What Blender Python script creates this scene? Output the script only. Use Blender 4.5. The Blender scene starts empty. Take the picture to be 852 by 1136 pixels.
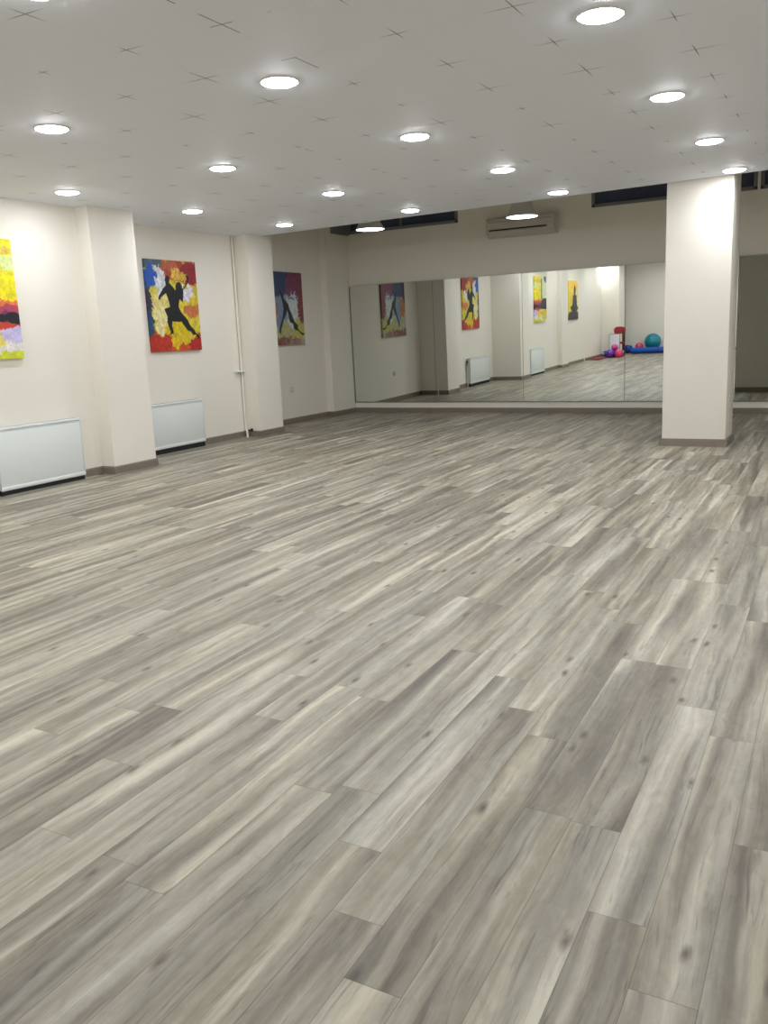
import bpy, bmesh, math, random
from mathutils import Vector, Matrix, noise
PI = math.pi
scene = bpy.context.scene
col = scene.collection
random.seed(7)

# ------------------------------------------------------------------ measures
YB = 13.93; YR = -2.35; HC = 2.876; HT = 3.78; ZB = 0.086
XW1, XW2, XW3 = -7.465, -8.011, -8.387
XF0, XF1, XF2, XF3 = -7.35, -7.274, -7.742, -8.26
XR = 3.30
def edge_y(x): return 10.526 - 0.0732 * (x + 6.893)

# ------------------------------------------------------------------ helpers
class MB:
    def __init__(s): s.v = []; s.f = []; s.sm = []
    def add(s, vs, fs, smooth=False):
        n = len(s.v); s.v += [tuple(v) for v in vs]
        s.f += [tuple(i + n for i in f) for f in fs]; s.sm += [smooth] * len(fs)
    def box(s, x0, x1, y0, y1, z0, z1):
        vs = [(x, y, z) for z in (z0, z1) for y in (y0, y1) for x in (x0, x1)]
        s.add(vs, [(0, 2, 3, 1), (4, 5, 7, 6), (0, 1, 5, 4), (2, 6, 7, 3), (0, 4, 6, 2), (1, 3, 7, 5)])
    def bevbox(s, x0, x1, y0, y1, z0, z1, r=0.005, seg=2):
        bm = bmesh.new(); bmesh.ops.create_cube(bm, size=1)
        for v in bm.verts:
            v.co = Vector((x0 + (v.co.x + .5) * (x1 - x0), y0 + (v.co.y + .5) * (y1 - y0), z0 + (v.co.z + .5) * (z1 - z0)))
        bmesh.ops.bevel(bm, geom=bm.edges[:], offset=r, segments=seg, affect='EDGES', profile=.5)
        s.bm(bm, True)
    def bm(s, bm, smooth=False):
        bm.verts.index_update()
        s.add([v.co.copy() for v in bm.verts], [[v.index for v in f.verts] for f in bm.faces], smooth); bm.free()
    def lathe(s, prof, c=(0, 0, 0), n=32, axis='Z'):
        # prof: list of (r, h)
        vs = []; fs = []
        for r, h in prof:
            for k in range(n):
                a = 2 * PI * k / n
                p = (r * math.cos(a), r * math.sin(a), h)
                if axis == 'X': p = (p[2], p[0], p[1])
                if axis == 'Y': p = (p[0], p[2], p[1])
                vs.append((p[0] + c[0], p[1] + c[1], p[2] + c[2]))
        m = len(prof)
        for i in range(m - 1):
            for k in range(n):
                k2 = (k + 1) % n
                fs.append((i * n + k, i * n + k2, (i + 1) * n + k2, (i + 1) * n + k))
        if prof[0][0] > 1e-6: fs.append(tuple(range(n - 1, -1, -1)))
        if prof[-1][0] > 1e-6: fs.append(tuple((m - 1) * n + k for k in range(n)))
        s.add(vs, fs, True)
    def tube(s, pts, r, n=12):
        pts = [Vector(p) for p in pts]; rings = []; vs = []
        for i, p in enumerate(pts):
            d = (pts[min(i + 1, len(pts) - 1)] - pts[max(i - 1, 0)]).normalized()
            u = d.orthogonal().normalized() if i == 0 else (prev - d * prev.dot(d)).normalized()
            prev = u; w = d.cross(u); rr = r[i] if isinstance(r, (list, tuple)) else r
            vs += [p + (u * math.cos(2 * PI * k / n) + w * math.sin(2 * PI * k / n)) * rr for k in range(n)]
        fs = []
        for i in range(len(pts) - 1):
            for k in range(n):
                k2 = (k + 1) % n; fs.append((i * n + k, i * n + k2, (i + 1) * n + k2, (i + 1) * n + k))
        fs.append(tuple(range(n - 1, -1, -1))); fs.append(tuple((len(pts) - 1) * n + k for k in range(n)))
        s.add(vs, fs, True)
    def prism(s, poly, z0, z1):
        n = len(poly)
        vs = [(x, y, z0) for x, y in poly] + [(x, y, z1) for x, y in poly]
        s.add(vs, [tuple(range(n - 1, -1, -1)), tuple(range(n, 2 * n))] + [(i, (i + 1) % n, n + (i + 1) % n, n + i) for i in range(n)])
    def sphere(s, c, r, sz=1.0, nu=40, nv=24, ridge=0):
        prof = []
        for i in range(nv + 1):
            a = -PI / 2 + PI * i / nv
            rr = r * (1 + ridge * math.cos(a * 40))
            prof.append((max(rr * math.cos(a), 0.0), rr * math.sin(a) * sz))
        prof[0] = (1e-4, prof[0][1]); prof[-1] = (1e-4, prof[-1][1])
        s.lathe(prof, c, nu)
    def build(s, name, mat, parent=None):
        me = bpy.data.meshes.new(name); me.from_pydata(s.v, [], s.f); me.update()
        bm = bmesh.new(); bm.from_mesh(me); bmesh.ops.recalc_face_normals(bm, faces=bm.faces[:]); bm.to_mesh(me); bm.free()
        me.polygons.foreach_set('use_smooth', s.sm)
        if any(s.sm): me.set_sharp_from_angle(angle=math.radians(38))
        if mat: me.materials.append(mat)
        o = bpy.data.objects.new(name, me); col.objects.link(o)
        if parent: o.parent = parent
        return o

def tag(o, label=None, cat=None, group=None, kind=None, loc=None):
    if label: o['label'] = label
    if cat: o['category'] = cat
    if group: o['group'] = group
    if kind: o['kind'] = kind
    if loc: o.location = loc
    return o
def empty(name, loc, label, cat, group=None, rz=0):
    o = bpy.data.objects.new(name, None); o.empty_display_size = .1; col.objects.link(o)
    o.location = loc; o.rotation_euler.z = rz
    return tag(o, label, cat, group)
def copy_tree(o, parent=None):
    c = o.copy(); col.objects.link(c)
    if parent: c.parent = parent
    for ch in list(o.children): copy_tree(ch, c)
    return c

# ------------------------------------------------------------------ materials
def s2l(c):
    return tuple(((v / 255) / 12.92 if v / 255 <= .04045 else ((v / 255 + .055) / 1.055) ** 2.4) for v in c)
def rgba(c): return (*s2l(c), 1)
def mat(name, c, rough=.5, metal=0, spec=.5, emit=None, es=0, bump=0, bs=200, var=0, vs=3, coat=0):
    m = bpy.data.materials.new(name); m.use_nodes = True; nt = m.node_tree; b = nt.nodes['Principled BSDF']
    b.inputs['Base Color'].default_value = rgba(c); b.inputs['Roughness'].default_value = rough
    b.inputs['Metallic'].default_value = metal; b.inputs['Specular IOR Level'].default_value = spec
    b.inputs['Coat Weight'].default_value = coat
    if emit: b.inputs['Emission Color'].default_value = rgba(emit); b.inputs['Emission Strength'].default_value = es
    tc = nt.nodes.new('ShaderNodeTexCoord')
    if bump:
        n = nt.nodes.new('ShaderNodeTexNoise'); n.inputs['Scale'].default_value = bs; n.inputs['Detail'].default_value = 4
        bp = nt.nodes.new('ShaderNodeBump'); bp.inputs['Strength'].default_value = bump; bp.inputs['Distance'].default_value = .002
        nt.links.new(tc.outputs['Object'], n.inputs['Vector']); nt.links.new(n.outputs['Fac'], bp.inputs['Height']); nt.links.new(bp.outputs[0], b.inputs['Normal'])
    if var:
        n = nt.nodes.new('ShaderNodeTexNoise'); n.inputs['Scale'].default_value = vs; n.inputs['Detail'].default_value = 3
        r = nt.nodes.new('ShaderNodeMapRange'); r.inputs['To Min'].default_value = 1 - var; r.inputs['To Max'].default_value = 1 + var
        mx = nt.nodes.new('ShaderNodeVectorMath'); mx.operation = 'SCALE'; mx.inputs[0].default_value = s2l(c)
        nt.links.new(tc.outputs['Object'], n.inputs['Vector']); nt.links.new(n.outputs['Fac'], r.inputs['Value']); nt.links.new(r.outputs[0], mx.inputs['Scale'])
        nt.links.new(mx.outputs[0], b.inputs['Base Color'])
    return m
M = {}
M['wall'] = mat('cream_wall_paint', (235, 231, 219), .75, spec=.25, bump=.12, bs=90, var=.015, vs=1.2)
M['pillar'] = mat('cream_pillar_paint', (233, 229, 217), .7, spec=.25, bump=.1, bs=90, var=.015)
M['skirt'] = mat('grey_oak_skirting', (128, 118, 106), .5, var=.12, vs=9)
M['white'] = mat('white_enamel', (228, 234, 231), .32, var=.01)
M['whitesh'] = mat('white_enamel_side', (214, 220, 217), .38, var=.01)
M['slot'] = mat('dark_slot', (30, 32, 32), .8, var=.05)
M['pipe'] = mat('painted_pipe', (234, 230, 218), .4, var=.02)
M['blackplastic'] = mat('black_plastic', (28, 28, 30), .45, var=.05)
M['chrome'] = mat('brushed_metal', (190, 190, 188), .3, metal=1, var=.03, vs=20)
M['lampmetal'] = mat('grey_lamp_metal', (205, 203, 200), .5, metal=.0, var=.03)
M['ring'] = mat('white_lamp_ring', (225, 225, 225), .4, var=.01)
M['led'] = mat('led_diffuser', (255, 255, 255), .5, emit=(248, 249, 255), es=120, var=.01)
M['pend'] = mat('pendant_diffuser', (255, 255, 255), .5, emit=(248, 249, 255), es=11, var=.01)
M['frame'] = mat('grey_window_frame', (118, 118, 122), .5, var=.04)
M['acwhite'] = mat('ivory_plastic', (200, 196, 184), .45, var=.02)
M['aluminium'] = mat('aluminium_trim', (150, 152, 148), .35, metal=.8, var=.04, vs=20)
M['backing'] = mat('mirror_backing', (70, 74, 70), .7, var=.05)
M['seam'] = mat('mirror_seam', (104, 106, 100), .5, var=.04)
M['teal'] = mat('teal_vinyl', (18, 132, 150), .35, var=.04)
M['pink'] = mat('pink_vinyl', (225, 62, 112), .35, var=.04)
M['magenta'] = mat('magenta_vinyl', (196, 60, 140), .35, var=.04)
M['purple'] = mat('purple_vinyl', (104, 44, 160), .38, var=.05)
M['bluemat'] = mat('blue_foam', (34, 84, 176), .7, bump=.3, bs=60, var=.1, vs=12)
M['redmat'] = mat('red_foam', (150, 40, 52), .7, bump=.3, bs=60, var=.1, vs=12)
M['redfab'] = mat('red_upholstery', (160, 34, 44), .7, bump=.2, bs=120, var=.08, vs=10)
M['darkred'] = mat('dark_red_frame', (88, 30, 34), .5, var=.05)
M['board'] = mat('whiteboard_surface', (226, 232, 238), .3, var=.02)
M['boardframe'] = mat('board_frame', (140, 143, 146), .4, metal=.5, var=.04)

def glass():
    m = bpy.data.materials.new('night_glass'); m.use_nodes = True; b = m.node_tree.nodes['Principled BSDF']
    b.inputs['Base Color'].default_value = rgba((36, 42, 58)); b.inputs['Roughness'].default_value = .12; b.inputs['Specular IOR Level'].default_value = .5
    nt = m.node_tree; n = nt.nodes.new('ShaderNodeTexNoise'); n.inputs['Scale'].default_value = 3
    r = nt.nodes.new('ShaderNodeValToRGB'); r.color_ramp.elements[0].color = rgba((50, 57, 80)); r.color_ramp.elements[1].color = rgba((78, 86, 110))
    tc = nt.nodes.new('ShaderNodeTexCoord'); nt.links.new(tc.outputs['Object'], n.inputs['Vector']); nt.links.new(n.outputs['Fac'], r.inputs['Fac']); nt.links.new(r.outputs[0], b.inputs['Base Color'])
    return m
M['glass'] = glass()
def mirror():
    m = bpy.data.materials.new('mirror_silver'); m.use_nodes = True; nt = m.node_tree; b = nt.nodes['Principled BSDF']
    b.inputs['Base Color'].default_value = (.80, .83, .79, 1); b.inputs['Metallic'].default_value = 1; b.inputs['Roughness'].default_value = 0.0
    return m
M['mirror'] = mirror()

def ceiling_mat():
    m = bpy.data.materials.new('ceiling_tiles'); m.use_nodes = True; nt = m.node_tree; N = nt.nodes; L = nt.links; b = N['Principled BSDF']
    b.inputs['Roughness'].default_value = .55; b.inputs['Specular IOR Level'].default_value = .3
    tc = N.new('ShaderNodeTexCoord'); sep = N.new('ShaderNodeSeparateXYZ'); L.new(tc.outputs['Object'], sep.inputs[0])
    def math_(op, a, c=None, d=None):
        n = N.new('ShaderNodeMath'); n.operation = op
        for i, v in enumerate((a, c, d)):
            if v is None: continue
            if isinstance(v, (int, float)): n.inputs[i].default_value = v
            else: L.new(v, n.inputs[i])
        return n.outputs[0]
    T = .6163
    def dist(sock, off):   # distance to nearest grid line in metres
        a = math_('ADD', sock, -off + 50 * T); a = math_('DIVIDE', a, T); a = math_('FRACT', a); a = math_('SUBTRACT', a, .5); a = math_('ABSOLUTE', a)
        a = math_('SUBTRACT', .5, a); return math_('MULTIPLY', a, T)
    dx = dist(sep.outputs[0], -.912); dy = dist(sep.outputs[1], 4.205)
    no = N.new('ShaderNodeTexNoise'); no.inputs['Scale'].default_value = 1.9; no.inputs['Detail'].default_value = 2; L.new(tc.outputs['Object'], no.inputs['Vector'])
    nf = math_('MULTIPLY_ADD', no.outputs['Fac'], .5, -.15)
    def line(d, other):
        near = math_('SUBTRACT', 1.0, math_('DIVIDE', other, nf)); near = math_('MULTIPLY', math_('MAXIMUM', near, 0.0), 1.3)
        near = math_('MINIMUM', near, 1.0)
        near = math_('MAXIMUM', near, .035)
        w = math_('MULTIPLY', math_('LESS_THAN', d, .0034), .8)
        return math_('MULTIPLY', w, near)
    ln = math_('MAXIMUM', line(dx, dy), line(dy, dx))
    mx = N.new('ShaderNodeMix'); mx.data_type = 'RGBA'
    mx.inputs['A'].default_value = rgba((240, 243, 252)); mx.inputs['B'].default_value = rgba((70, 66, 62)); L.new(ln, mx.inputs['Factor'])
    n2 = N.new('ShaderNodeTexNoise'); n2.inputs['Scale'].default_value = 400; L.new(tc.outputs['Object'], n2.inputs['Vector'])
    bp = N.new('ShaderNodeBump'); bp.inputs['Strength'].default_value = .15; bp.inputs['Distance'].default_value = .001; L.new(n2.outputs['Fac'], bp.inputs['Height']); L.new(bp.outputs[0], b.inputs['Normal'])
    L.new(mx.outputs['Result'], b.inputs['Base Color'])
    return m
M['ceil'] = ceiling_mat()

def floor_mat():
    m = bpy.data.materials.new('grey_oak_planks'); m.use_nodes = True; nt = m.node_tree; N = nt.nodes; L = nt.links; b = N['Principled BSDF']
    uv = N.new('ShaderNodeUVMap'); uv.uv_map = 'plank'; uv2 = N.new('ShaderNodeUVMap'); uv2.uv_map = 'rnd'
    ps = N.new('ShaderNodeUVMap'); ps.uv_map = 'size'
    s = N.new('ShaderNodeSeparateXYZ'); L.new(uv.outputs[0], s.inputs[0]); r = N.new('ShaderNodeSeparateXYZ'); L.new(uv2.outputs[0], r.inputs[0])
    q = N.new('ShaderNodeSeparateXYZ'); L.new(ps.outputs[0], q.inputs[0])
    U, V, R1, R2 = s.outputs[0], s.outputs[1], r.outputs[0], r.outputs[1]
    def mt(op, a, c=None, d=None, clamp=False):
        n = N.new('ShaderNodeMath'); n.operation = op; n.use_clamp = clamp
        for i, v in enumerate((a, c, d)):
            if v is None: continue
            if isinstance(v, (int, float)): n.inputs[i].default_value = v
            else: L.new(v, n.inputs[i])
        return n.outputs[0]
    def comb(x, y, z):
        n = N.new('ShaderNodeCombineXYZ')
        for i, v in enumerate((x, y, z)):
            if isinstance(v, (int, float)): n.inputs[i].default_value = v
            else: L.new(v, n.inputs[i])
        return n.outputs[0]
    def noise_(vec, sc=1, det=2, dis=0, rough=.5):
        n = N.new('ShaderNodeTexNoise'); n.inputs['Scale'].default_value = sc; n.inputs['Detail'].default_value = det
        n.inputs['Distortion'].default_value = dis; n.inputs['Roughness'].default_value = rough; L.new(vec, n.inputs['Vector']); return n.outputs['Fac']
    o1 = mt('MULTIPLY', R1, 91.7); o2 = mt('MULTIPLY', R2, 57.3)
    # wander of the grain
    wob = noise_(comb(mt('MULTIPLY_ADD', U, 3, o1), mt('MULTIPLY_ADD', V, 1.6, o2), 3.1), 1, 2)
    Uw = mt('ADD', U, mt('MULTIPLY', mt('SUBTRACT', wob, .5), .07))
    broad = noise_(comb(mt('MULTIPLY_ADD', Uw, 12, o1), mt('MULTIPLY_ADD', V, .6, o2), 0.0), 1, 2, .5, .5)
    mid = noise_(comb(mt('MULTIPLY_ADD', Uw, 48, o2), mt('MULTIPLY_ADD', V, 1.5, o1), 5.0), 1, 3, .4, .6)
    fine = noise_(comb(mt('MULTIPLY_ADD', Uw, 260, o2), mt('MULTIPLY_ADD', V, 7, o1), 9.0), 1, 3, 0, .6)
    blot = noise_(comb(mt('MULTIPLY_ADD', U, 22, o2), mt('MULTIPLY_ADD', V, 9, o1), 2.0), 1, 4, 1.0, .6)
    fleck = noise_(comb(mt('MULTIPLY_ADD', Uw, 62, o1), mt('MULTIPLY_ADD', V, 3.4, o2), 13.0), 1, 3, 1.2, .55)
    fleck = mt('MULTIPLY', mt('SUBTRACT', fleck, .58, clamp=True), 1.9)
    light = noise_(comb(mt('MULTIPLY_ADD', Uw, 70, o2), mt('MULTIPLY_ADD', V, 8, o1), 17.0), 1, 4, 2.0, .6)
    light = mt('MULTIPLY', mt('SUBTRACT', light, .6, clamp=True), 1.2)
    t = mt('MULTIPLY_ADD', mt('SUBTRACT', broad, .5), 1.85, .53)
    t = mt('ADD', t, mt('MULTIPLY', mt('SUBTRACT', mid, .5), .42))
    t = mt('ADD', t, mt('MULTIPLY', mt('SUBTRACT', fine, .5), .2))
    t = mt('ADD', t, mt('MULTIPLY', mt('SUBTRACT', blot, .5), .42))
    t = mt('ADD', t, mt('MULTIPLY', mt('SUBTRACT', R1, .5), .26))
    t = mt('ADD', mt('SUBTRACT', t, fleck), mt('MULTIPLY', light, mt('SUBTRACT', 1.0, broad)))
    ramp = N.new('ShaderNodeValToRGB'); L.new(t, ramp.inputs['Fac']); cr = ramp.color_ramp
    cr.elements[0].position = 0.0; cr.elements[0].color = rgba(FL[0])
    cr.elements[1].position = 1.0; cr.elements[1].color = rgba(FL[4])
    for p, c in ((.3, FL[1]), (.52, FL[2]), (.75, FL[3])):
        e = cr.elements.new(p); e.color = rgba(c)
    # per-plank hue: warmer or cooler
    hue = N.new('ShaderNodeMix'); hue.data_type = 'RGBA'; hue.blend_type = 'MULTIPLY'; hue.inputs['Factor'].default_value = 1
    tint = N.new('ShaderNodeMix'); tint.data_type = 'RGBA'; tint.inputs['A'].default_value = (1.035, .985, .885, 1); tint.inputs['B'].default_value = (.955, .975, 1.0, 1)
    tn = noise_(comb(mt('MULTIPLY_ADD', Uw, 14, o2), mt('MULTIPLY_ADD', V, .9, o1), 23.0), 1, 2, .4, .5)
    L.new(mt('MULTIPLY_ADD', R2, .35, mt('MULTIPLY_ADD', mt('SUBTRACT', tn, .5), 1.8, .34), clamp=True), tint.inputs['Factor'])
    L.new(ramp.outputs[0], hue.inputs['A']); L.new(tint.outputs['Result'], hue.inputs['B'])
    # knots
    vor = N.new('ShaderNodeTexVoronoi'); vor.voronoi_dimensions = '2D'; vor.inputs['Scale'].default_value = 1; vor.inputs['Randomness'].default_value = 1
    L.new(comb(mt('MULTIPLY_ADD', U, 7, o1), mt('MULTIPLY_ADD', V, 2.6, o2), 0.0), vor.inputs['Vector'])
    sc = N.new('ShaderNodeSeparateColor'); L.new(vor.outputs['Color'], sc.inputs[0])
    keep = mt('GREATER_THAN', sc.outputs[0], .8)
    kd = mt('ADD', vor.outputs['Distance'], mt('MULTIPLY', mt('SUBTRACT', blot, .5), .12))
    kn = mt('SUBTRACT', 1.0, mt('DIVIDE', kd, .125), clamp=True); kn = mt('MULTIPLY', mt('MULTIPLY', kn, keep), .95, clamp=True)
    kmix = N.new('ShaderNodeMix'); kmix.data_type = 'RGBA'; L.new(kn, kmix.inputs['Factor']); L.new(hue.outputs['Result'], kmix.inputs['A']); kmix.inputs['B'].default_value = rgba((74, 66, 56))
    # seams
    du = mt('MINIMUM', U, mt('SUBTRACT', q.outputs[0], U)); dv = mt('MINIMUM', V, mt('SUBTRACT', q.outputs[1], V))
    d = mt('MINIMUM', du, dv); se = mt('SUBTRACT', 1.0, mt('DIVIDE', d, .0016), clamp=True)
    smix = N.new('ShaderNodeMix'); smix.data_type = 'RGBA'; L.new(mt('MULTIPLY', se, .75), smix.inputs['Factor']); L.new(kmix.outputs['Result'], smix.inputs['A']); smix.inputs['B'].default_value = rgba((70, 62, 52))
    L.new(smix.outputs['Result'], b.inputs['Base Color'])
    L.new(mt('MULTIPLY_ADD', fine, .14, .36), b.inputs['Roughness']); b.inputs['Specular IOR Level'].default_value = .42
    bp = N.new('ShaderNodeBump'); bp.inputs['Strength'].default_value = .25; bp.inputs['Distance'].default_value = .0012
    L.new(mt('SUBTRACT', mt('MULTIPLY', fine, .35), se), bp.inputs['Height']); L.new(bp.outputs[0], b.inputs['Normal'])
    return m
FL = [(93, 87, 77), (122, 117, 104), (143, 139, 125), (166, 162, 147), (194, 191, 175)]
M['floor'] = floor_mat()

# ------------------------------------------------------------------ the room
def struct(name, mb, m):
    return tag(mb.build(name, m), kind='structure')

def build_floor():
    W = .1437; Ln = 1.285; ang = math.radians(1.0)
    ca, sa = math.cos(ang), math.sin(ang)
    me = bpy.data.meshes.new('floor'); vs = []; fs = []; UV = []; RN = []; SZ = []
    known = {0: 2.918, 1: 1.844, 2: 2.21, 4: 2.68, 5: 1.58, 6: 1.845, 12: 1.527}
    rnd = random.Random(11)
    x0 = -.2225
    for k in range(-27, 64):
        xa = x0 - k * W; xb = xa - W            # xb < xa
        off = known.get(k, rnd.random() * Ln)
        n0 = math.floor((-2.6 - off) / Ln)
        y = off + n0 * Ln
        while y < 14.2:
            r1, r2 = rnd.random(), rnd.random()
            base = len(vs)
            for (px, py) in ((xb, y), (xa, y), (xa, y + Ln), (xb, y + Ln)):
                py = min(max(py, -2.5), 14.15)
                yy = py - 1.9
                vs.append((px * 1.0 - sa * yy, py, 0.0))
            fs.append((base, base + 1, base + 2, base + 3))
            ya, yb_ = max(y, -2.5) - y, min(y + Ln, 14.15) - y
            UV += [(0, ya), (W, ya), (W, yb_), (0, yb_)]; RN += [(r1, r2)] * 4; SZ += [(W, Ln)] * 4
            y += Ln
    # slab below
    n = len(vs); B = [(-9.3, -2.5), (4.2, -2.5), (4.2, 14.15), (-9.3, 14.15)]
    vs += [(x, y, -.02) for x, y in B] + [(x, y, -.15) for x, y in B]
    for f in ((0, 1, 2, 3), (7, 6, 5, 4), (0, 4, 5, 1), (1, 5, 6, 2), (2, 6, 7, 3), (3, 7, 4, 0)):
        fs.append(tuple(n + i for i in f)); UV += [(.05, .5)] * 4; RN += [(.5, .5)] * 4; SZ += [(W, Ln)] * 4
    me.from_pydata(vs, [], fs)
    for nm, dat in (('plank', UV), ('rnd', RN), ('size', SZ)):
        l = me.uv_layers.new(name=nm); l.data.foreach_set('uv', [c for p in dat for c in p])
    me.materials.append(M['floor']); o = bpy.data.objects.new('floor', me); col.objects.link(o); o['kind'] = 'structure'
build_floor()

# left wall, seen from the rear of the room to the back: bays and shallow piers
PL = [(XW1, YR), (XW1, -1.3), (-6.89, -1.3), (-6.89, -.65), (XW1, -.65), (XW1, 3.40), (XF0, 3.40), (XF0, 3.98), (XW1, 3.98), (XW1, 6.915), (XF1, 6.915), (XF1, 7.573),
      (XW2, 7.573), (XW2, 10.262), (XF2, 10.262), (XF2, 10.851), (XW3, 10.851), (XW3, 13.168), (XF3, 13.168), (XF3, YB)]
w = MB(); w.prism([(-8.75, YR)] + PL + [(-8.75, YB)], 0, HT); struct('wall_left', w, M['wall'])
def skirting(name, line, t=.014, side=1, z1=ZB):
    # offset polyline towards the room by t and build a strip with a rounded top edge
    pts = [Vector((x, y)) for x, y in line]; offs = []
    for i, p in enumerate(pts):
        ds = []
        if i > 0: ds.append((p - pts[i - 1]).normalized())
        if i < len(pts) - 1: ds.append((pts[i + 1] - p).normalized())
        ns = [Vector((d.y, -d.x)) * side for d in ds]
        o = ns[0] if len(ns) == 1 else (ns[0] + ns[1]) / (1 + ns[0].dot(ns[1]))
        offs.append(o)
    mb = MB(); prof = [(0, 0), (t, 0), (t, z1 - .012), (t * .55, z1), (0, z1)]
    vs = []; fs = []; m = len(prof)
    for p, o in zip(pts, offs):
        for a, z in prof: vs.append((p.x + o.x * a, p.y + o.y * a, z))
    for i in range(len(pts) - 1):
        for j in range(m):
            j2 = (j + 1) % m; fs.append((i * m + j, i * m + j2, (i + 1) * m + j2, (i + 1) * m + j))
    fs.append(tuple(range(m))); fs.append(tuple((len(pts) - 1) * m + j for j in range(m)))
    mb.add(vs, fs); return mb
struct('baseboard_left', skirting('b', PL), M['skirt'])
struct('baseboard_back', skirting('b', [(XF3 + .014, YB), (XR - .014, YB)]), M['skirt'])
struct('baseboard_rear', skirting('b', [(XR - .014, YR), (XW1 + .014, YR)]), M['skirt'])
struct('baseboard_right', skirting('b', [(XR, YB), (XR, YR)]), M['skirt'])
w = MB(); w.prism([(XR, YR), (XR + .2, YR), (XR + .2, YB), (XR, YB)], 0, HT); struct('wall_right', w, M['wall'])
w = MB(); w.box(-8.75, XR + .2, YR - .2, YR, 0, HT); struct('wall_rear', w, M['wall'])
# back wall with three high windows
WIN = [(-8.245, -6.085), (-3.82, -1.44), (-1.40, .96)]; WZ0, WZ1 = 3.185, 3.66
w = MB(); w.box(-8.75, XR + .2, YB, YB + .22, 0, WZ0); w.box(-8.75, XR + .2, YB, YB + .22, WZ1, HT)
xs = [-8.75] + [v for p in WIN for v in p] + [XR + .2]
for i in range(0, len(xs), 2): w.box(xs[i], xs[i + 1], YB, YB + .22, WZ0, WZ1)
struct('wall_back', w, M['wall'])
for i, (a, b) in enumerate(WIN):
    f = MB(); t = .05
    y0, y1 = YB - .012, YB + .07
    f.bevbox(a, b, y0, y1, WZ0, WZ0 + t, .006); f.bevbox(a, b, y0, y1, WZ1 - t, WZ1, .006)
    f.bevbox(a, a + t, y0, y1, WZ0, WZ1, .006); f.bevbox(b - t, b, y0, y1, WZ0, WZ1, .006)
    if i == 2: f.bevbox(a + .13, a + .19, y0, y1, WZ0, WZ1, .006)
    else:
        c = (a + b) / 2; f.bevbox(c - .02, c + .02, y0 + .01, y1, WZ0 + t, WZ1 - t, .005)
    if i == 0: f.bevbox(-8.258, -8.20, 13.36, YB - .014, 3.165, 3.34, .006)
    o = struct('window_%d' % (i + 1), f, M['frame'])
    g = MB(); g.box(a + t - .01, b - t + .01, YB + .03, YB + .036, WZ0 + t - .01, WZ1 - t + .01); g.build('pane', M['glass'], o)
# suspended tiled ceiling, its edge running a little askew before the mirrors
c = MB()
poly = [(XW1 - .6, YR), (XR, YR), (XR, edge_y(XR)), (-7.7, edge_y(-7.7)), (-8.2, edge_y(-8.2)), (-8.2, 7.0)]
c.prism(poly, HC, HC + .025); struct('ceiling', c, M['ceil'])
e = MB(); 
e.prism([(XR, edge_y(XR)), (XR, edge_y(XR) + .02), (-8.2, edge_y(-8.2) + .02), (-8.2, edge_y(-8.2))], HC - .002, HC + .04); struct('trim_1', e, M['ring'])
c = MB(); c.box(-8.75, XR + .2, YR - .2, YB + .22, HT, HT + .12); struct('ceiling', c, M['wall'])

# free-standing pillar
XC0, XC1, YC0, YC1 = -1.971, -1.283, 10.206, 10.785
pil = empty('pillar', ((XC0 + XC1) / 2, (YC0 + YC1) / 2, 0), 'square cream pillar standing free on the floor in front of the mirrors', 'pillar')
def place(o, P): o.parent = P; o.location = -P.location; return o
p = MB(); p.bevbox(XC0, XC1, YC0, YC1, 0, HT, .008); place(p.build('shaft', M['pillar']), pil)
sk = skirting('s', [(XC0, YC0), (XC0, YC1), (XC1, YC1), (XC1, YC0)], .022, -1)
p = MB(); t = .022
for z0, z1, tt in ((0, ZB - .01, t), (ZB - .01, ZB, t * .7)):
    p.box(XC0 - tt, XC1 + tt, YC0 - tt, YC0, z0, z1); p.box(XC0 - tt, XC1 + tt, YC1, YC1 + tt, z0, z1)
    p.box(XC0 - tt, XC0, YC0, YC1, z0, z1); p.box(XC1, XC1 + tt, YC0, YC1, z0, z1)
o = place(p.build('skirting', M['skirt']), pil); o['label'] = 'grey-brown wood-look skirting'

# ------------------------------------------------------------------ mirrors (leaning 0.75 degrees into the room)
TAU = .0131; MX = [-8.256, -6.577, -4.956, -3.274, -1.64, -.01, 1.63]
MZ0, MZ1 = .196, 2.28
mlab = ['leftmost wall mirror panel, beside the left corner, showing the reflected painting of dancing legs',
        'wall mirror panel showing the reflected dancing couple painting and a radiator',
        'wall mirror panel below the air conditioner end, showing two narrow yellow paintings reflected',
        'wall mirror panel just left of the pillar, showing the teal exercise ball reflected',
        'wall mirror panel right of the pillar, showing the dark back of the pillar',
        'rightmost wall mirror panel, farthest from the left wall']
for i in range(6):
    a, b = MX[i] + .0025, MX[i + 1] - .0025
    P = empty('wall_mirror', ((a + b) / 2, YB - .026 + .0132, MZ0), mlab[i], 'mirror', 'mirror panels in a row along the back wall')
    P.rotation_euler = (TAU, 0, .013 if i == 4 else 0)
    h = MZ1 - MZ0; wd = (b - a) / 2
    g = MB(); g.box(-wd, wd, 0, .004, 0, h); g.build('mirror_glass', M['mirror'], P)
    g = MB(); g.box(-wd, wd, .0045, .009, 0, h); g.build('backing_board', M['backing'], P)
    g = MB(); g.bevbox(-wd, wd, -.004, .012, -.016, -.001, .002, 1); g.build('bottom_channel', M['aluminium'], P)
    if i == 0:
        g = MB(); g.bevbox(-wd - .001, -wd + .018, -.006, -.001, 0, h, .002, 1); o = g.build('edge_strip', M['aluminium'], P)
    g = MB(); g.box(wd - .002, wd + .003, -.001, .004, 0, h); g.build('seam_edge', M['seam'] if i else M['aluminium'], P)

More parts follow.
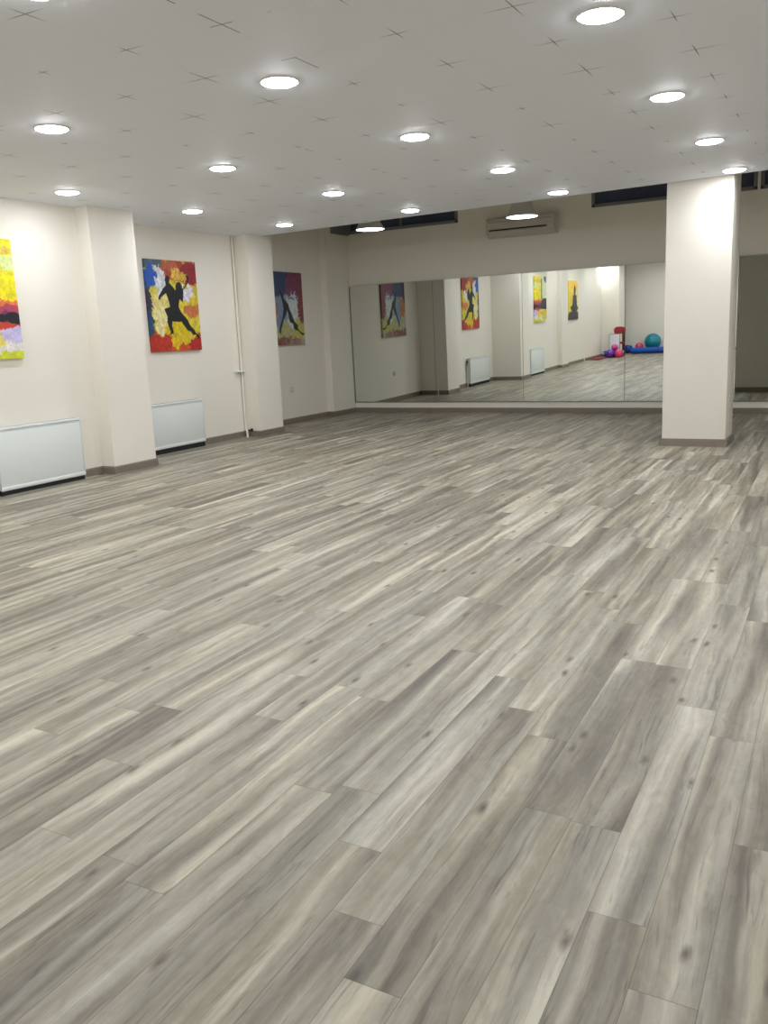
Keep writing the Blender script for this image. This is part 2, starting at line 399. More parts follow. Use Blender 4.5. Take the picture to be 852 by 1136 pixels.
# ------------------------------------------------------------------ ceiling lamps
def make_light():
    P = empty('ceiling_light', (0, 0, HC), 'x', 'ceiling light', 'round lamps sunk in the tiled ceiling')
    r = MB(); r.lathe([(.104, -.001), (.106, -.009), (.114, -.009), (.120, -.003), (.120, .0), (.104, .0)], n=40); r.build('trim_ring', M['ring'], P)
    d = MB(); d.lathe([(.0001, -.020), (.05, -.019), (.085, -.0165), (.099, -.012), (.105, -.007), (.105, -.001), (.0001, -.001)], n=40); d.build('diffuser', M['led'], P)
    return P
LI = {
 (-6.79, 6.23): 'first round lamp along the left wall, above the near radiator',
 (-6.79, 8.03): 'second round lamp along the left wall, between the two left piers',
 (-6.77, 9.82): 'small round lamp nearest the far left pier, last beside the left wall',
 (-4.93, 4.45): 'round lamp at the far left of the photo, one row in from the wall',
 (-4.95, 6.30): 'round lamp above the dancing couple painting, second row from the left wall',
 (-4.96, 8.13): 'third round lamp in the second row from the left wall',
 (-4.95, 9.895): 'farthest round lamp of the second row, close above the left window strip',
 (-3.08, 4.51): 'large bright round lamp near the top left centre of the photo',
 (-3.10, 6.32): 'round lamp near the middle of the ceiling, third row from the left wall',
 (-3.08, 8.13): 'round lamp behind the middle one, in line with the air conditioner',
 (-3.09, 9.89): 'farthest round lamp of the third row, near the ceiling edge left of the pillar',
 (-1.21, 4.56): 'largest and nearest round lamp, at the top right of the photo',
 (-1.24, 6.37): 'second round lamp in the right-hand row, above the pillar',
 (-1.23, 8.13): 'third round lamp in the right-hand row, smaller and closer to the pillar',
 (-1.24, 9.83): 'round lamp touching the top of the pillar, lighting its upper corner',
 (-3.11, 2.80): 'round lamp just above the top left edge of the photo',
}
EXTRA = [(-6.79, 4.45), (-6.79, 2.65), (-6.79, .85), (-7.335, -.43), (-4.95, 2.65), (-4.95, .85), (-5.85, -.95), (-4.55, -.95), (-3.1, .95), (-3.1, -.85), (-1.23, 2.75), (-1.23, -.85),  # off-grid pair just before the rear wall is added to brighten that wall
         (.63, 9.75), (.63, 8.1), (.63, 6.35), (.63, 4.55), (.63, 2.75), (2.4, 8.1), (2.4, 6.35), (2.4, 4.55), (2.4, 2.75), (2.4, .95)]
proto = make_light(); first = True
for (x, y), lab in LI.items():
    o = proto if first else copy_tree(proto); first = False
    o.location = (x, y, HC); o['label'] = lab
for i, (x, y) in enumerate(EXTRA):
    o = copy_tree(proto); o.location = (x, y, HC); o['label'] = 'round ceiling lamp out of the photo, above or behind the camera'
    o['group'] = 'round ceiling lamps outside the photo'

def make_pendant(loc, lab):
    P = empty('pendant_lamp', loc, lab, 'lamp', 'pendant lamps hanging before the back wall')
    H = HT - loc[2]
    s = MB(); s.lathe([(.215, 0), (.219, .003), (.215, .01), (.165, .09), (.145, .135), (.135, .24), (.11, .25), (.0001, .25)], n=48); 
    s.build('shade', M['lampmetal'], P)
    d = MB(); d.lathe([(.0001, -.001), (.19, -.0008), (.208, .0), (.208, .003), (.0001, .003)], n=48); d.build('diffuser', M['pend'], P)
    t = MB(); t.tube([(0, 0, .25), (0, 0, H - .03)], .012); t.build('stem', M['lampmetal'], P)
    r = MB(); r.lathe([(.05, H - .03), (.055, H - .02), (.055, H)], n=24); r.build('ceiling_rose', M['lampmetal'], P)
make_pendant((-6.56, 11.75, 2.945), 'left pendant lamp with a conical grey shade, hanging in front of the left window strip')
make_pendant((-4.18, 11.75, 2.888), 'right pendant lamp with a bright disc, hanging in front of the air conditioner')

# ------------------------------------------------------------------ air conditioner
ax0, ax1, az0, az1 = -5.50, -4.36, 2.86, 3.165
A = empty('air_conditioner', ((ax0 + ax1) / 2, YB, az0), 'long ivory wall-mounted air conditioner high on the back wall between the windows', 'air conditioner')
hw = (ax1 - ax0) / 2; H = az1 - az0
b = MB()
prof = [(0, 0), (-.06, 0), (-.13, .025), (-.185, .08), (-.20, .13), (-.20, H - .05), (-.18, H - .012), (-.15, H), (0, H)]
vs = [(x, y, z) for x in (-hw + .012, hw - .012) for y, z in prof]; n = len(prof)
b.add(vs, [tuple(range(n)), tuple(range(2 * n - 1, n - 1, -1))] + [(i, (i + 1) % n, n + (i + 1) % n, n + i) for i in range(n)]); b.build('body', M['acwhite'], A)
for sx in (-1, 1):
    b = MB(); vs = [(x, y * 1.02 - .001, z) for x in (sx * hw, sx * (hw - .013)) for y, z in prof]
    b.add(vs, [tuple(range(n)), tuple(range(2 * n - 1, n - 1, -1))] + [(i, (i + 1) % n, n + (i + 1) % n, n + i) for i in range(n)]); b.build('end_cap', M['acwhite'], A)
b = MB(); b.box(-hw + .05, hw - .12, -.2035, -.19, .105, .125); b.build('air_outlet', M['slot'], A)
b = MB()
vs = []
b.bevbox(-hw + .05, hw - .12, -.2, -.192, .072, .1, .002, 1); b.build('outlet_flap', M['acwhite'], A)
b = MB(); b.box(-hw + .03, hw - .03, -.2025, -.198, H - .07, H - .066); b.build('panel_gap', M['slot'], A)

# ------------------------------------------------------------------ radiators
def radiator(y0, y1, xw, z0, z1, lab, depth=.105, valve_far=True):
    L = y1 - y0; P = empty('radiator', (xw, (y0 + y1) / 2, 0), lab, 'radiator', 'white panel radiators on the left wall')
    h = L / 2; g = .022
    b = MB(); b.bevbox(depth - .018, depth, -h + .012, h - .012, z0 + .035, z1 - .03, .004); 
    b.build('front_panel', M['white'], P)
    b = MB(); b.bevbox(g, g + .016, -h + .014, h - .014, z0 + .03, z1 - .035, .004); b.build('rear_panel', M['white'], P)
    b = MB(); n = int(L / .033)
    for k in range(n):
        y = -h + .03 + k * (L - .06) / (n - 1); b.box(g + .016, depth - .018, y - .0015, y + .0015, z0 + .06, z1 - .07)
    b.build('convector_fins', M['whitesh'], P)
    b = MB(); b.bevbox(g - .004, depth + .004, -h, h, z1 - .028, z1, .008); b.build('top_cover', M['white'], P)
    b = MB(); n = int(L / .028)
    for k in range(n):
        y = -h + .03 + k * (L - .06) / (n - 1)
        b.box(g + .01, depth - .012, y - .007, y + .007, z1 - .002, z1 + .0008)
    b.build('vent_slots', mslot, P)
    b = MB()
    for k in range(n):
        y = -h + .03 + k * (L - .06) / (n - 1)
        b.box(depth - .001, depth + .0012, y - .005, y + .005, z1 - .044, z1 - .037)
    b.build('front_perforations', mslot, P)
    for s in (-1, 1):
        b = MB(); b.bevbox(g - .004, depth + .002, s * (h - .006) - .006, s * (h - .006) + .006, z0 + .012, z1 - .002, .003, 1); b.build('side_cover', M['whitesh'], P)
    b = MB(); b.bevbox(depth - .03, depth + .006, -h + .002, h - .002, z0, z0 + .042, .01); b.build('bottom_rail', M['white'], P)
    for yy in (-h + .2, h - .2):
        b = MB(); b.box(-.001, g, yy - .02, yy + .02, z0 + .1, z1 - .1); b.build('bracket', M['whitesh'], P)
        b = MB(); b.box(.025, .055, yy - .012, yy + .012, 0, z0 + .04); b.build('foot', M['blackplastic'], P)
    b = MB(); b.bevbox(depth - .045, depth - .012, -h + .004, h - .004, .0, z0 + .006, .004, 1); b.build('gap_shade', M['slot'], P)  # solid dark strip stands in for the shadow in the gap below the rail
    # thermostatic valve at the far top end, pipe down to the floor
    v = MB(); yv = h + .03
    v.tube([(.04, h - .01, z1 - .12), (.04, yv + .01, z1 - .12)], .012); v.tube([(.04, yv, z1 - .12), (.04, yv, z1 - .16)], .013)
    vo = v.build('valve', M['chrome'], P)
    k = MB(); k.lathe([(.014, 0), (.019, .006), (.02, .03), (.018, .055), (.010, .06)], (.04, yv, z1 - .108), 20); k.build('valve_knob', M['blackplastic'], vo)
    t = MB(); t.tube([(.04, yv, z1 - .15), (.04, yv, .0)], .010); t.build('pipe', M['pipe'], P)
    v = MB(); v.tube([(.05, -h + .01, z0 + .06), (.05, -h - .045, z0 + .06)], .014); v.lathe([(.018, 0), (.022, .01), (.022, .05), (.014, .056)], (.05, -h - .04, z0 + .025), 16)
    v.tube([(.05, -h - .04, z0 + .06), (.05, -h - .04, 0)], .011); v.build('return_valve', M['blackplastic'], P)
mslot = mat('radiator_slots', (150, 156, 154), .7, var=.02)
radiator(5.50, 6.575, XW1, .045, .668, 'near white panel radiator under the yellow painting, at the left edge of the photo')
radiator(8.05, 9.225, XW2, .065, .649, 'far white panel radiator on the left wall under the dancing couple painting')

# ------------------------------------------------------------------ pipes and socket
P = empty('heating_pipe', (XW2 + .026, 10.234, 0), 'thin cream heating pipe running up the corner beside the far left pier', 'pipe')
t = MB(); t.tube([(0, 0, .10), (0, 0, HC)], .0145); t.build('riser', M['pipe'], P)
t = MB(); t.tube([(0, 0, .105), (.03, -.02, .10), (.06, -.055, .085), (.068, -.06, .05), (.068, -.06, 0)], .016); t.build('floor_bend', M['white'], P)
t = MB(); t.tube([(.02, -.005, .095), (.11, -.005, .095)], .012); t.lathe([(.014, 0), (.02, .01), (.02, .04), (.01, .045)], (.11, -.005, .08), 14); t.build('stop_valve', M['blackplastic'], P)
t = MB(); t.bevbox(-.024, .05, -.14, .022, .955, .975, .004); t.tube([(0, -.13, .955), (0, -.13, .93)], .01); t.build('wall_bracket', M['white'], P)
P = empty('pipe_stub', (-7.95, 10.851 + .06, 0), 'short white pipe stub on the floor behind the far left pier, seen in the mirror', 'pipe')
t = MB(); t.tube([(0, 0, 0), (0, 0, .12), (0, -.02, .135), (0, -.058, .135)], .013); t.build('pipe', M['white'], P)
P = empty('pipe_stub', (-7.41, 1.56, 0), 'short white pipe stub at the skirting near the camera, seen only in the mirror', 'pipe')
t = MB(); t.tube([(0, 0, 0), (0, 0, .10), (-.02, 0, .115), (-.05, 0, .115)], .016); t.build('pipe', M['white'], P)
P = empty('wall_socket', (XW3, 12.06, .56), 'small grey wall socket below the painting of dancing legs', 'socket')
t = MB(); t.bevbox(0, .01, -.042, .042, -.042, .042, .004); t.build('cover_plate', M['acwhite'], P)
t = MB(); t.lathe([(.0001, .0105), (.02, .0105), (.022, .014), (.026, .014), (.027, .0098)], n=20, axis='X'); t.build('socket_face', M['whitesh'], P)

# ------------------------------------------------------------------ paintings
C2 = [(0.368,0.754),(0.44,0.756),(0.493,0.721),(0.536,0.69),(0.552,0.663),(0.56,0.728),(0.603,0.766),(0.651,0.768),(0.685,0.737),(0.699,0.694),(0.76,0.733),(0.8,0.778),(0.794,0.821),(0.773,0.837),(0.83,0.839),(0.843,0.821),(0.822,0.768),(0.778,0.723),(0.716,0.683),(0.705,0.667),(0.704,0.613),(0.68,0.542),(0.653,0.553),(0.627,0.579),(0.603,0.536),(0.588,0.493),(0.629,0.44),(0.681,0.397),(0.751,0.343),(0.801,0.277),(0.873,0.233),(0.898,0.2),(0.961,0.166),(0.975,0.116),(0.92,0.145),(0.895,0.178),(0.842,0.168),(0.793,0.212),(0.737,0.224),(0.666,0.278),(0.624,0.327),(0.575,0.322),(0.48,0.327),(0.442,0.333),(0.426,0.28),(0.439,0.237),(0.442,0.184),(0.405,0.195),(0.363,0.169),(0.361,0.185),(0.388,0.217),(0.357,0.27),(0.335,0.322),(0.349,0.385),(0.324,0.427),(0.302,0.459),(0.317,0.474),(0.385,0.482),(0.415,0.491),(0.411,0.533),(0.389,0.586),(0.366,0.628),(0.352,0.638),(0.307,0.616),(0.257,0.594),(0.233,0.562),(0.206,0.572),(0.214,0.604),(0.264,0.647),(0.308,0.689),(0.364,0.722)]
C2H = [(0.377,0.823),(0.412,0.835),(0.443,0.825),(0.455,0.794),(0.44,0.751),(0.367,0.749),(0.359,0.785)]
C3 = [(0.363, 0.766), (0.415, 0.687), (0.483, 0.612), (0.567, 0.57), (0.592, 0.505), (0.659, 0.417), (0.706, 0.34), (0.757, 0.301), (0.82, 0.273), (0.804, 0.229), (0.887, 0.177), (1.006, 0.152), (0.97, 0.13), (0.915, 0.132), (0.801, 0.201), (0.745, 0.199), (0.683, 0.237), (0.678, 0.291), (0.592, 0.315), (0.565, 0.364), (0.551, 0.44), (0.528, 0.483), (0.469, 0.397), (0.408, 0.344), (0.352, 0.248), (0.312, 0.19), (0.339, 0.142), (0.304, 0.159), (0.256, 0.186), (0.298, 0.26), (0.351, 0.334), (0.392, 0.397), (0.425, 0.494), (0.413, 0.579), (0.379, 0.665), (0.344, 0.739)]
C1 = [(0.553,0.284),(0.469,0.432),(0.34,0.505),(0.063,0.52),(-0.072,0.485),(-0.071,0.262)]
C1L = [(0.426,0.945),(0.363,0.946),(0.387,0.498),(0.452,0.498)]
C0 = [(0.373,0.879),(0.302,0.879),(0.24,0.786),(0.279,0.636),(0.162,0.624),(0.139,0.402),(0.079,0.315),(-0.065,0.356),(-0.083,0.313),(0.086,0.253),(0.184,0.203),(-0.043,0.176),(-0.011,-0.003),(1.012,-0.003),(0.989,0.189),(0.839,0.2),(0.665,0.217),(0.776,0.283),(0.818,0.348),(0.702,0.338),(0.592,0.407),(0.551,0.626),(0.444,0.636),(0.454,0.786)]
def inside(poly, u, v):
    r = False; n = len(poly); j = n - 1
    for i in range(n):
        a, b = poly[i], poly[j]
        if (a[1] > v) != (b[1] > v) and u < (b[0] - a[0]) * (v - a[1]) / (b[1] - a[1]) + a[0]: r = not r
        j = i
    return r
def fbm(u, v, s, seed): return noise.fractal(Vector((u * s, v * s, seed)), .8, 2.1, 4)
# blobs: (cu, cv, ru, rv, colour, edge noise) painted in order
B2 = [(.5, .5, 9, 9, (212, 196, 60), 0), (.3, .45, .2, .35, (226, 214, 130), .5), (.25, .30, .12, .18, (232, 220, 160), .5), (.55, .2, .25, .2, (214, 190, 30), .5),
      (.62, .88, .5, .13, (176, 66, 44), .9), (.92, .88, .26, .13, (150, 36, 44), .8), (.12, .97, .22, .07, (72, 92, 104), .7), (.45, .93, .16, .07, (190, 96, 60), .9), (.62, .84, .14, .07, (220, 180, 70), .9),
      (.22, .80, .17, .13, (216, 220, 226), .8), (.08, .80, .13, .13, (26, 84, 176), .6), (-.02, .42, .09, .4, (44, 74, 116), .5), (.01, .55, .04, .12, (58, 40, 60), .7), (.02, .2, .06, .14, (30, 80, 110), .7),
      (.8, .64, .14, .09, (222, 218, 232), .7), (.86, .44, .17, .09, (198, 118, 66), .7), (.93, .56, .12, .06, (214, 190, 50), .8),
      (.18, .06, .3, .13, (184, 52, 38), .9), (.92, .05, .2, .12, (176, 40, 42), .8), (.55, .03, .22, .05, (200, 80, 40), 1.0), (.5, .1, .1, .07, (220, 186, 40), 1.0)]
B3 = [(.5, .5, 9, 9, (175, 175, 164), 0), (.5, .25, .4, .3, (182, 181, 126), .6), (.7, .5, .22, .3, (207, 213, 216), .7), (.35, .5, .2, .25, (128, 148, 175), .8), (.5, .9, .9, .22, (71, 68, 105), .8),
      (.8, .9, .3, .2, (125, 64, 92), .8), (.25, .88, .25, .2, (57, 73, 111), .8), (.97, .55, .12, .3, (128, 63, 63), .6), (.12, .5, .14, .14, (175, 121, 77), .6), (.85, .2, .16, .14, (189, 185, 90), .7),
      (.3, .04, .5, .07, (134, 89, 77), .9), (.7, .03, .3, .05, (158, 124, 117), .9), (.03, .8, .09, .2, (58, 50, 72), .7)]
B1 = [(.5, .5, 9, 9, (236, 222, 24), 0), (.15, .72, .26, .42, (224, 232, 196), .35), (.75, .9, .35, .035, (214, 190, 70), .5), (.9, .8, .4, .06, (214, 230, 150), .6), (.05, .95, .14, .07, (70, 90, 120), .5),
      (.8, .45, .6, .045, (226, 120, 70), .5), (.8, .40, .5, .05, (176, 70, 90), .5), (.7, .34, .4, .07, (120, 40, 96), .6), (.85, .26, .3, .05, (200, 70, 40), .7), (.5, .1, .9, .14, (226, 222, 214), .5),
      (.9, .2, .16, .06, (200, 190, 230), .6), (.3, .2, .4, .05, (220, 180, 60), .7), (.15, .13, .25, .1, (226, 206, 70), .7), (.8, .02, .4, .04, (206, 214, 50), .5), (.6, .15, .2, .05, (232, 214, 90), .7)]
B1K = [(.92, .35, .1, .045, (24, 24, 34), .3), (.78, .345, .1, .035, (24, 24, 34), .4), (1.0, .32, .14, .028, (24, 24, 34), .4), (.68, .33, .08, .03, (24, 24, 34), .4)]
B0 = [(.5, .5, 9, 9, (228, 196, 84), 0), (.15, .7, .25, .5, (236, 222, 160), .5), (.85, .6, .2, .6, (226, 200, 60), .5), (.5, .9, .5, .12, (230, 190, 70), .5)]
def painter(blobs, polys, ink, seed, texture=10, blobs2=()):
    def f(u, v):
        c = (200, 200, 200)
        n1 = fbm(u, v, 4.5, seed); n2 = fbm(u, v, 14, seed + 5); U0, V0 = u, v
        u += .035 * fbm(U0, V0, 11, seed + 40) + .02 * fbm(U0, V0, 34, seed + 50); v += .035 * fbm(U0, V0, 11, seed + 60) + .02 * fbm(U0, V0, 34, seed + 70)
        for k, (cu, cv, ru, rv, cc, en) in enumerate(blobs):
            d = ((u - cu) / ru) ** 2 + ((v - cv) / rv) ** 2
            w = (1 + en * (.8 * n1 + .6 * fbm(u, v, 9, seed + k * 3.7) + .5 * n2) - d) / (.04 + .28 * en) + .5
            w = min(1, max(0, w))
            if w > 0: c = tuple(a * (1 - w) + b * w for a, b in zip(c, cc))
        u, v = U0, V0
        t = 1 + (n2 + .8 * fbm(u, v, 40, seed + 9)) * texture / 100
        c = tuple(min(255, x * t) for x in c)
        for (cu, cv, ru, rv, cc, en) in blobs2:
            if ((u - cu) / ru) ** 2 + ((v - cv) / rv) ** 2 < 1 + en * n1: c = cc
        for q in polys:
            if inside(q, u, v): c = ink
        return c
    return f
def canvas_mat():
    m = bpy.data.materials.new('painted_canvas'); m.use_nodes = True; nt = m.node_tree; b = nt.nodes['Principled BSDF']
    a = nt.nodes.new('ShaderNodeVertexColor'); a.layer_name = 'paint'; nt.links.new(a.outputs['Color'], b.inputs['Base Color']); b.inputs['Roughness'].default_value = .5
    n = nt.nodes.new('ShaderNodeTexNoise'); n.inputs['Scale'].default_value = 120; bp = nt.nodes.new('ShaderNodeBump'); bp.inputs['Strength'].default_value = .25; bp.inputs['Distance'].default_value = .001
    tc = nt.nodes.new('ShaderNodeTexCoord'); nt.links.new(tc.outputs['Object'], n.inputs['Vector']); nt.links.new(n.outputs['Fac'], bp.inputs['Height']); nt.links.new(bp.outputs[0], b.inputs['Normal'])
    return m
M['canvas'] = canvas_mat()
def painting(xw, y0, y1, z0, z1, f, lab, nx=120):
    W, H = y1 - y0, z1 - z0; ny = int(nx * H / W); t = .036; r = .002
    vs = []; fs = []; colr = []
    for j in range(ny + 1):
        for i in range(nx + 1):
            u, v = i / nx, j / ny; e = min(min(u, 1 - u) * W, min(v, 1 - v) * H)
            vs.append((t, -W / 2 + u * W, v * H))
    for j in range(ny):
        for i in range(nx):
            a = j * (nx + 1) + i; fs.append((a, a + 1, a + nx + 2, a + nx + 1)); colr.append(f((i + .5) / nx, (j + .5) / ny))
    def strip(idx, getuv):
        for k in range(len(idx) - 1):
            a, b = idx[k], idx[k + 1]; n = len(vs)
            pa, pb = vs[a], vs[b]; vs.append((.004, pa[1], pa[2])); vs.append((.004, pb[1], pb[2]))
            fs.append((a, b, n + 1, n)); c = f(*getuv(k)); colr.append(c)
    bot = list(range(nx + 1)); top = [ny * (nx + 1) + i for i in range(nx + 1)]; lf = [j * (nx + 1) for j in range(ny + 1)]; rt = [j * (nx + 1) + nx for j in range(ny + 1)]
    strip(bot, lambda k: ((k + .5) / nx, .004)); strip(top, lambda k: ((k + .5) / nx, .996)); strip(lf, lambda k: (.004, (k + .5) / ny)); strip(rt, lambda k: (.996, (k + .5) / ny))
    n = len(vs); vs += [(.004, -W / 2, 0), (.004, W / 2, 0), (.004, W / 2, H), (.004, -W / 2, H)]; fs.append((n, n + 3, n + 2, n + 1)); colr.append((200, 195, 180))
    me = bpy.data.meshes.new('painting'); me.from_pydata(vs, [], fs)
    at = me.color_attributes.new('paint', 'FLOAT_COLOR', 'CORNER'); dat = []
    for c, fc in zip(colr, fs): dat += list(rgba(c)) * len(fc)
    at.data.foreach_set('color', dat); me.materials.append(M['canvas'])
    P = empty('canvas_painting', (xw, (y0 + y1) / 2, z0), lab, 'painting', 'canvas paintings on the left wall')
    o = bpy.data.objects.new('canvas', me); col.objects.link(o); o.parent = P
    b = MB()
    for a0, a1, c0, c1 in ((-W / 2 + .01, W / 2 - .01, .01, .05), (-W / 2 + .01, W / 2 - .01, H - .05, H - .01), (-W / 2 + .01, -W / 2 + .05, .05, H - .05), (W / 2 - .05, W / 2 - .01, .05, H - .05)):
        b.box(0, .0038, a0, a1, c0, c1)
    b.build('stretcher_frame', M['skirt'], P)
INK = (20, 22, 28)
painting(XW1, 2.11, 3.08, 1.285, 2.385, painter(B0, [C0], (52, 54, 58), 31), 'narrow yellow painting with a dark grey figure, beside the camera, seen only in the mirror')
painting(XW1, 5.07, 6.02, 1.329, 2.481, painter(B1, [C1, C1L], (40, 44, 60), 12, blobs2=B1K), 'bright yellow painting with dark shapes above the near radiator, cut by the photo edge')
painting(XW2, 8.425, 9.387, 1.3085, 2.4695, painter(B2, [C2, C2H], INK, 3, 14), 'red and yellow painting of a black dancing couple silhouette above the far radiator')
painting(XW3, 11.5, 12.505, 1.299, 2.471, painter(B3, [C3], INK, 22, 12), 'dim painting of dark dancing legs, on the shaded wall behind the far left pier')

# ------------------------------------------------------------------ things in the rear left corner, seen in the mirror
def ball(name, loc, r, m, lab, cat='ball', group=None, ridge=0):
    P = empty(name, (loc[0], loc[1], loc[2] - r), lab, cat, group)
    b = MB(); b.sphere((0, 0, r), r, 1, ridge=ridge); b.build('shell', m, P)
    b = MB(); b.lathe([(.0001, .004), (.009, .004), (.011, 0), (.0001, 0)], n=12); v = b.build('air_plug', M['white'], P)
    v.location = (0, r * math.cos(.5) + .0, r + r * math.sin(.5)); v.rotation_euler.x = -PI / 2 + .5
ball('exercise_ball', (-6.12, -2.06, .360), .266, M['teal'], 'large teal exercise ball on the blue mats by the rear wall, seen in the mirror', ridge=.004)
ball('exercise_ball', (-6.55, -1.97, .219), .126, M['pink'], 'small pink ball beside the large teal ball, seen in the mirror', group='small exercise balls')
ball('exercise_ball', (-7.00, .06, .131), .131, M['purple'], 'small purple ball in front of the leaning whiteboard, seen in the mirror', group='small exercise balls')
ball('exercise_ball', (-6.735, .06, .127), .127, M['pink'], 'small pink ball beside the purple one, below the red chair, seen in the mirror', group='small exercise balls')
ball('exercise_ball', (-6.92, -.185, .302), .105, M['magenta'], 'small magenta ball on top of the blue mat by the whiteboard, seen in the mirror', group='small exercise balls')

def folded_mat(x0, x1, y0, y1, layers, th, m, name, lab, group, seed, amp=.012):
    P = empty(name, ((x0 + x1) / 2, (y0 + y1) / 2, 0), lab, 'mat', group)
    hx, hy = (x1 - x0) / 2, (y1 - y0) / 2; z = 0
    for k in range(layers):
        bm = bmesh.new(); nx, ny = 16, 8; sh = .03 * math.sin(seed + k * 2.1)
        top = [[None] * (ny + 1) for _ in range(nx + 1)]; bot = [[None] * (ny + 1) for _ in range(nx + 1)]
        for i in range(nx + 1):
            for j in range(ny + 1):
                u, v = i / nx * 2 - 1, j / ny * 2 - 1
                e = min(1 - abs(u), (1 - abs(v)) * 1.0); rnd = math.sqrt(max(0, 1 - (1 - min(1, e * 6)) ** 2))
                wv = amp * noise.noise(Vector((u * 2.5 + seed, v * 2, k * 3.1)))
                x, y = u * hx + sh, v * hy + sh * .4
                top[i][j] = bm.verts.new((x, y, z + th * (.5 + .5 * rnd) + (wv if k == layers - 1 else 0)))
                bot[i][j] = bm.verts.new((x, y, z + th * (.5 - .5 * rnd)))
        for i in range(nx):
            for j in range(ny):
                bm.faces.new((top[i][j], top[i + 1][j], top[i + 1][j + 1], top[i][j + 1])); bm.faces.new((bot[i][j], bot[i][j + 1], bot[i + 1][j + 1], bot[i + 1][j]))
        for i in range(nx):
            bm.faces.new((top[i][0], bot[i][0], bot[i + 1][0], top[i + 1][0])); bm.faces.new((top[i][ny], top[i + 1][ny], bot[i + 1][ny], bot[i][ny]))
        for j in range(ny):
            bm.faces.new((top[0][j], top[0][j + 1], bot[0][j + 1], bot[0][j])); bm.faces.new((top[nx][j], bot[nx][j], bot[nx][j + 1], top[nx][j + 1]))
        b = MB(); b.bm(bm, True); b.build('mat_layer', m, P); z += th * .985
def rolled_mat(c, L, r, rz, m, lab, group, cat='mat'):
    P = empty('rolled_mat', (c[0], c[1], c[2]), lab, cat, group, rz)
    vs = []; fs = []; N = 90; turns = 3.2; th = r * .16
    pr = []
    for k in range(N + 1):
        a = 2 * PI * turns * k / N; rr = r * (.28 + .72 * k / N); pr.append((a, rr))
    for x in (-L / 2, L / 2):
        for a, rr in pr: vs.append((x, math.cos(a) * rr, r + math.sin(a) * rr))
        for a, rr in pr: vs.append((x, math.cos(a) * (rr - th), r + math.sin(a) * (rr - th)))
    n = N + 1
    for k in range(N):
        fs += [(k, k + 1, 2 * n + k + 1, 2 * n + k), (n + k, 3 * n + k, 3 * n + k + 1, n + k + 1), (k, n + k, n + k + 1, k + 1), (2 * n + k, 2 * n + k + 1, 3 * n + k + 1, 3 * n + k)]
    fs += [(0, 2 * n, 3 * n, n), (n - 1, 2 * n - 1, 4 * n - 1, 3 * n - 1)]
    b = MB(); b.add(vs, fs, True); b.build('foam_roll', m, P)
    b = MB(); b.lathe([(r * 1.015, -.012), (r * 1.03, -.012), (r * 1.03, .012), (r * 1.015, .012)], (L * .22, 0, r), 24, 'X'); b.build('strap', M['blackplastic'], P)
folded_mat(-6.74, -5.45, -2.32, -1.80, 2, .045, M['bluemat'], 'exercise_mat', 'flat blue exercise mat by the rear wall carrying the teal ball, seen in the mirror', 'blue exercise mats', 1)
rolled_mat((-7.05, -1.98, 0), .50, .14, .12, M['bluemat'], 'rolled blue mat by the rear wall corner, left of the small pink ball', 'blue exercise mats')
rolled_mat((-6.12, -1.64, 0), 1.2, .105, -.03, M['bluemat'], 'rolled blue mat in front of the teal ball, seen in the mirror', 'blue exercise mats')
folded_mat(-7.26, -6.66, -.275, -.085, 4, .05, M['bluemat'], 'exercise_mat', 'folded blue exercise mat behind the purple and pink balls, seen in the mirror', 'blue exercise mats', 4)
folded_mat(-7.43, -7.12, -.05, 1.02, 2, .018, M['redmat'], 'exercise_mat', 'flat red mat on the floor along the left wall, seen in the mirror', 'red mats', 6, .004)

# red chair and whiteboard
Cx, Cy = -6.865, -.50
P = empty('chair', (Cx, Cy, 0), 'red upholstered chair with a rounded back in the rear left corner, seen in the mirror', 'chair')
def chair_pad(name, w_, h_, t_, m):
    bm = bmesh.new(); n = 28; pts = []
    for k in range(n):
        a = 2 * PI * k / n; ex = .72; ca, sa = math.cos(a), math.sin(a)
        pts.append((math.copysign(abs(ca) ** ex, ca) * w_ / 2, math.copysign(abs(sa) ** ex, sa) * h_ / 2))
    rings = []
    for tt, s in ((-t_ / 2, .93), (-t_ / 4, 1), (t_ / 4, 1), (t_ / 2, .93)): rings.append([bm.verts.new((x * s, y * s, tt)) for x, y in pts])
    for a, b in zip(rings, rings[1:]):
        for k in range(n): bm.faces.new((a[k], a[(k + 1) % n], b[(k + 1) % n], b[k]))
    bm.faces.new(rings[0][::-1]); bm.faces.new(rings[-1]); mb = MB(); mb.bm(bm, True); return mb.build(name, m, P)
s = chair_pad('seat', .34, .26, .04, M['redfab']); s.location = (0, .02, .44)
s = chair_pad('backrest', .37, .23, .035, M['redfab']); s.location = (0, -.115, .82); s.rotation_euler.x = PI / 2 + .06
for sx in (-1, 1):
    b = MB(); b.tube([(sx * .155, -.09, 0), (sx * .15, -.085, .44), (sx * .15, -.1, .6), (sx * .15, -.125, .86)], .014); b.build('rear_leg', M['darkred'], P)
    b = MB(); b.tube([(sx * .155, .135, 0), (sx * .15, .13, .42)], .014); b.build('front_leg', M['darkred'], P)
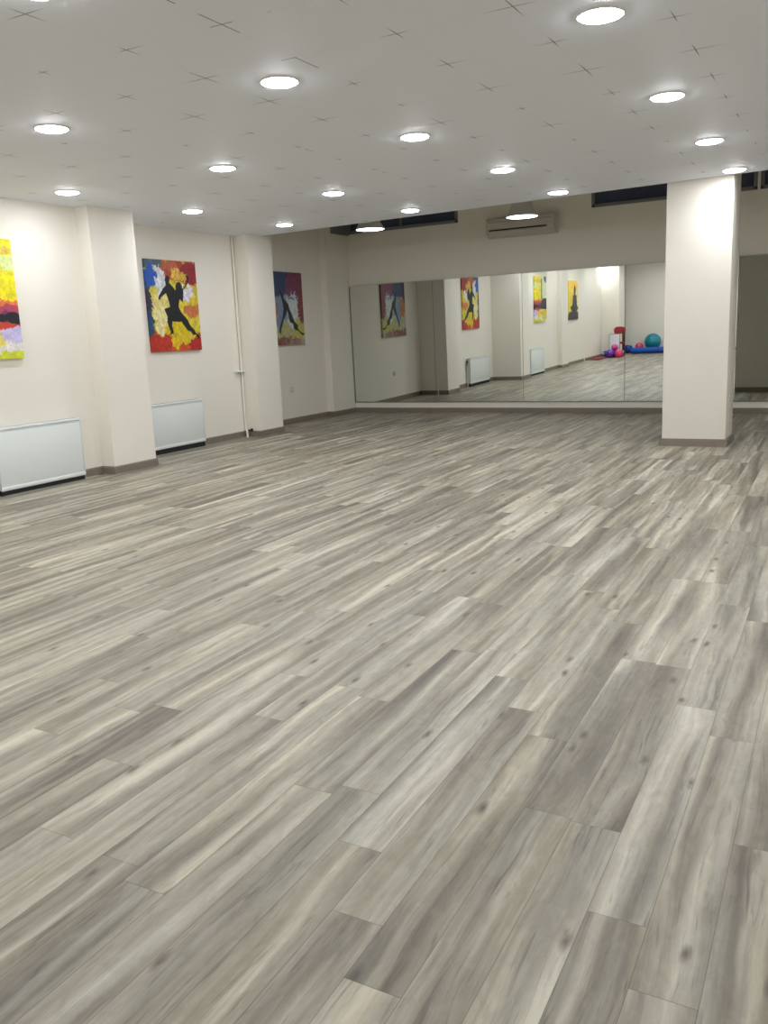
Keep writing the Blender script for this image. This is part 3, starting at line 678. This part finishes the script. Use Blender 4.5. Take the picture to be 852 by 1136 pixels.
b = MB(); b.bevbox(.085, .175, -.09, -.075, .18, .80, .005); b.build('side_panel', M['darkred'], P)
b = MB()
for sy in (-.085, .13): b.tube([(-.15, sy, .41), (.15, sy, .41)], .011)
for sx in (-.15, .15): b.tube([(sx, -.085, .41), (sx, .13, .41)], .011)
b.build('seat_frame', M['darkred'], P)
P = empty('whiteboard', (-6.965, -.325, 0), 'small whiteboard with a dark frame leaning on the red chair, seen in the mirror', 'whiteboard')
# leans back against the chair seat
P.rotation_euler.x = .03
b = MB(); b.box(-.155, .155, .0025, .006, .02, .705); b.build('writing_surface', M['board'], P)
b = MB(); b.bevbox(-.17, -.153, -.006, .009, 0, .72, .003, 1); b.bevbox(.153, .17, -.006, .009, 0, .72, .003, 1); b.bevbox(-.17, .17, -.006, .009, 0, .018, .003, 1); b.bevbox(-.17, .17, -.006, .009, .705, .72, .003, 1); b.build('frame', M['boardframe'], P)
b = MB(); b.box(-.155, .155, -.004, .002, .02, .705); b.build('back_panel', M['backing'], P)

# ------------------------------------------------------------------ world, camera, view
wd = bpy.data.worlds.new('night'); scene.world = wd; wd.use_nodes = True
bg = wd.node_tree.nodes['Background']; bg.inputs[0].default_value = (.02, .025, .04, 1); bg.inputs[1].default_value = .3
cam = bpy.data.cameras.new('camera'); co = bpy.data.objects.new('camera', cam); col.objects.link(co); scene.camera = co
cam.sensor_fit = 'VERTICAL'; cam.sensor_height = 36; cam.lens = 954.5 * 36 / 1136; cam.clip_start = .05; cam.clip_end = 100
yaw, pit, rol = .508, -.2032, -.0452
R = Matrix.Rotation(yaw, 3, 'Z') @ Matrix.Rotation(pit, 3, 'X') @ Matrix(((1, 0, 0), (0, 0, -1), (0, 1, 0))) @ Matrix.Rotation(rol, 3, 'Z')
co.matrix_world = Matrix.Translation((0, 0, 1.4)) @ R.to_4x4()
vs_ = scene.view_settings; vs_.view_transform = 'Standard'; vs_.look = 'None'; vs_.gamma = 1; vs_.use_curve_mapping = False; vs_.exposure = 0
